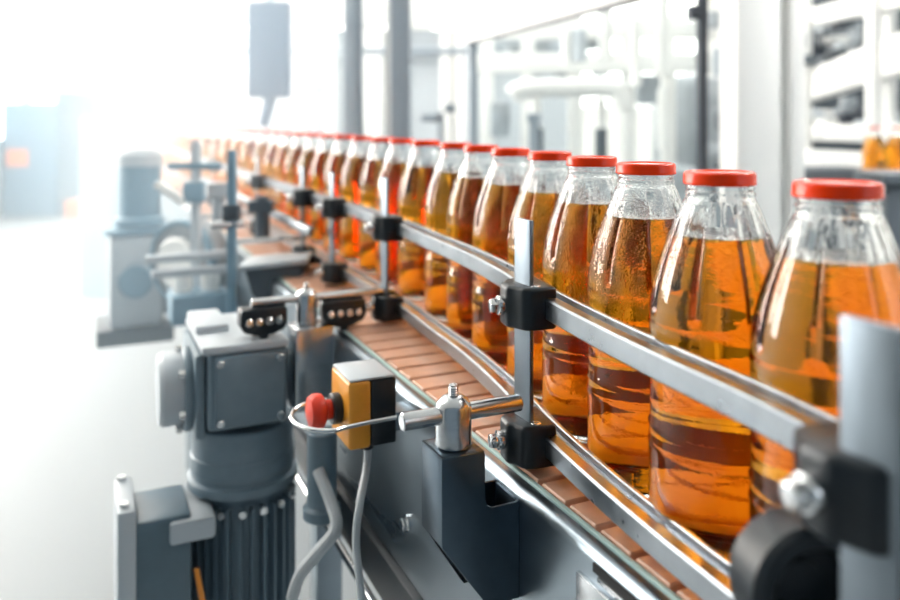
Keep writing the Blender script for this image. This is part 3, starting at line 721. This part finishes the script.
# right background: white framed machine with amber bottles
t = thing('rinsing_machine', 'white framed machine with slanting beams and dark works in the right background', 'machine', (2.5,5.0,0))
for px, Y, w_ in ((874,4.2,.062),(889,4.3,.045),(806,5.2,.05)):
    obj('frame_post', G().box((P(px,0,Y).x,Y,1.4),(w_,.08,2.8)), M['white'], t, bevel=.006)
for (px0,py0,Y0,px1,py1,Y1,h_) in ((795,92,5.6,915,50,3.9,.20),(795,22,5.6,915,-6,3.9,.11),(795,132,5.6,915,134,3.9,.10),(795,158,5.4,915,166,3.9,.12)):
    a = P(px0,py0,Y0); b = P(px1,py1,Y1); d = (b-a).normalized(); sd = Vector((d.y,-d.x,0)).normalized()
    obj('beam', G().box((a+b)/2, ((b-a).length,.10,h_), (d, -sd, (-sd).cross(d)*-1)), M['white'], t, bevel=.01)
random.seed(11)
for i in range(95):
    px = random.uniform(798,905); py = random.choice([random.uniform(20,64), random.uniform(96,152), random.uniform(2,70)])
    Y = random.uniform(5.0,6.2)
    mm = random.choice(['machinedark','machinedark','white','darkframe','machine','palegrey','darkframe'])
    obj('drive_unit', G().box(P(px,py,Y),(random.uniform(.04,.13),.12,random.uniform(.04,.13))), M[mm], t, bevel=.012)
obj('drum', G().cyl(P(826,118,5.0), P(826,136,5.0), .07, 20, .01), M['white'], t)
obj('drum', G().cyl(P(868,120,4.6), P(868,138,4.6), .075, 20, .01), M['palegrey'], t)
obj('machine_body', G().box((P(852,0,6.6).x,6.6,1.2),(1.0,.3,2.4)), M['machinedark'], t)
obj('skirt', G().box(P(840,176,4.4),(.62,.3,.10)), M['machinedark'], t, bevel=.01)
t2 = thing('outfeed_conveyor', 'dark outfeed conveyor carrying blurred amber bottles at the right edge', 'conveyor', (2.25,3.6,0))
obj('deck', G().box((P(900,0,3.7).x,3.75,.975),(.9,.18,.05)), M['machine'], t2, bevel=.006)
obj('leg', G().box((P(880,0,3.7).x,3.75,.475),(.06,.06,.95)), M['machine'], t2, bevel=.004)
obj('leg', G().box((P(935,0,3.7).x,3.75,.475),(.06,.06,.95)), M['machine'], t2, bevel=.004)
for i, (px, lab) in enumerate(((874,'blurred amber bottle on the distant conveyor, left of its neighbour at the right edge'),(897,'blurred amber bottle at the right edge of the distant conveyor'))):
    dup(proto, (P(px,0,3.75).x,3.75,1.0), lab, 'distant bottles on the right conveyor')
tag(obj('pedestal', G().box((P(898,0,2.6).x,2.6,.55),(.16,.16,1.1)).box((P(898,0,2.6).x,2.6,1.12),(.20,.2,.04)), M['machinedark'], bevel=.01), 'dark pedestal at the right edge behind the nearest bottle', 'pedestal')

# scattering volume added to stand for the flare at left
HZ = bpy.data.materials.new('haze'); HZ.use_nodes = True; nt = HZ.node_tree; nt.nodes.clear()
vs_ = nt.nodes.new('ShaderNodeVolumeScatter'); oo = nt.nodes.new('ShaderNodeOutputMaterial')
vs_.inputs['Color'].default_value = (.76,.90,1,1); vs_.inputs['Density'].default_value = .19; vs_.inputs['Anisotropy'].default_value = -.1
nt.links.new(vs_.outputs[0], oo.inputs['Volume'])
FLARE_HAZE = True
if FLARE_HAZE:
    g = G().prism([(-1.5,1.35),(-.42,1.35),(-.40,2.2),(-.40,3.5),(-1.4,9.0),(-3.2,9.0),(-1.9,3.0)], (0,0,.02), Vector((1,0,0)), Vector((0,1,0)), UP*2.5)
    h = tag(obj('haze', g, HZ, smooth=0), 'bright white haze filling the left side of the hall', 'haze'); h['kind'] = 'stuff'

# ------------------------------------------------------------------ light, camera, render settings
wd = bpy.data.worlds.new('World'); bpy.context.scene.world = wd; wd.use_nodes = True
bg = wd.node_tree.nodes['Background']; bg.inputs['Color'].default_value = (.42,.66,.92,1); bg.inputs['Strength'].default_value = .06

cam = bpy.data.cameras.new('Camera'); co = bpy.data.objects.new('Camera', cam); C.objects.link(co)
co.location = (0,0,HC); co.rotation_euler = (PI/2,0,0)
cam.sensor_width = 36; cam.lens = F/900*36; cam.shift_y = -(300-HY)/900; cam.clip_start = .02
cam.dof.use_dof = True; cam.dof.focus_distance = .70; cam.dof.aperture_fstop = 3.5; cam.dof.aperture_blades = 0
sc = bpy.context.scene; sc.camera = co
sc.view_settings.view_transform = 'Standard'; sc.view_settings.look = 'None'; sc.view_settings.gamma = 1; sc.view_settings.use_curve_mapping = False
sc.view_settings.exposure = 0.22
cy = sc.cycles
cy.max_bounces = 28; cy.transmission_bounces = 28; cy.glossy_bounces = 8; cy.diffuse_bounces = 3; cy.transparent_max_bounces = 16; cy.volume_bounces = 2
cy.sample_clamp_indirect = 6; cy.blur_glossy = .5; cy.use_denoising = True
for o in bpy.data.objects:
    if '_o' in o.keys(): del o['_o']
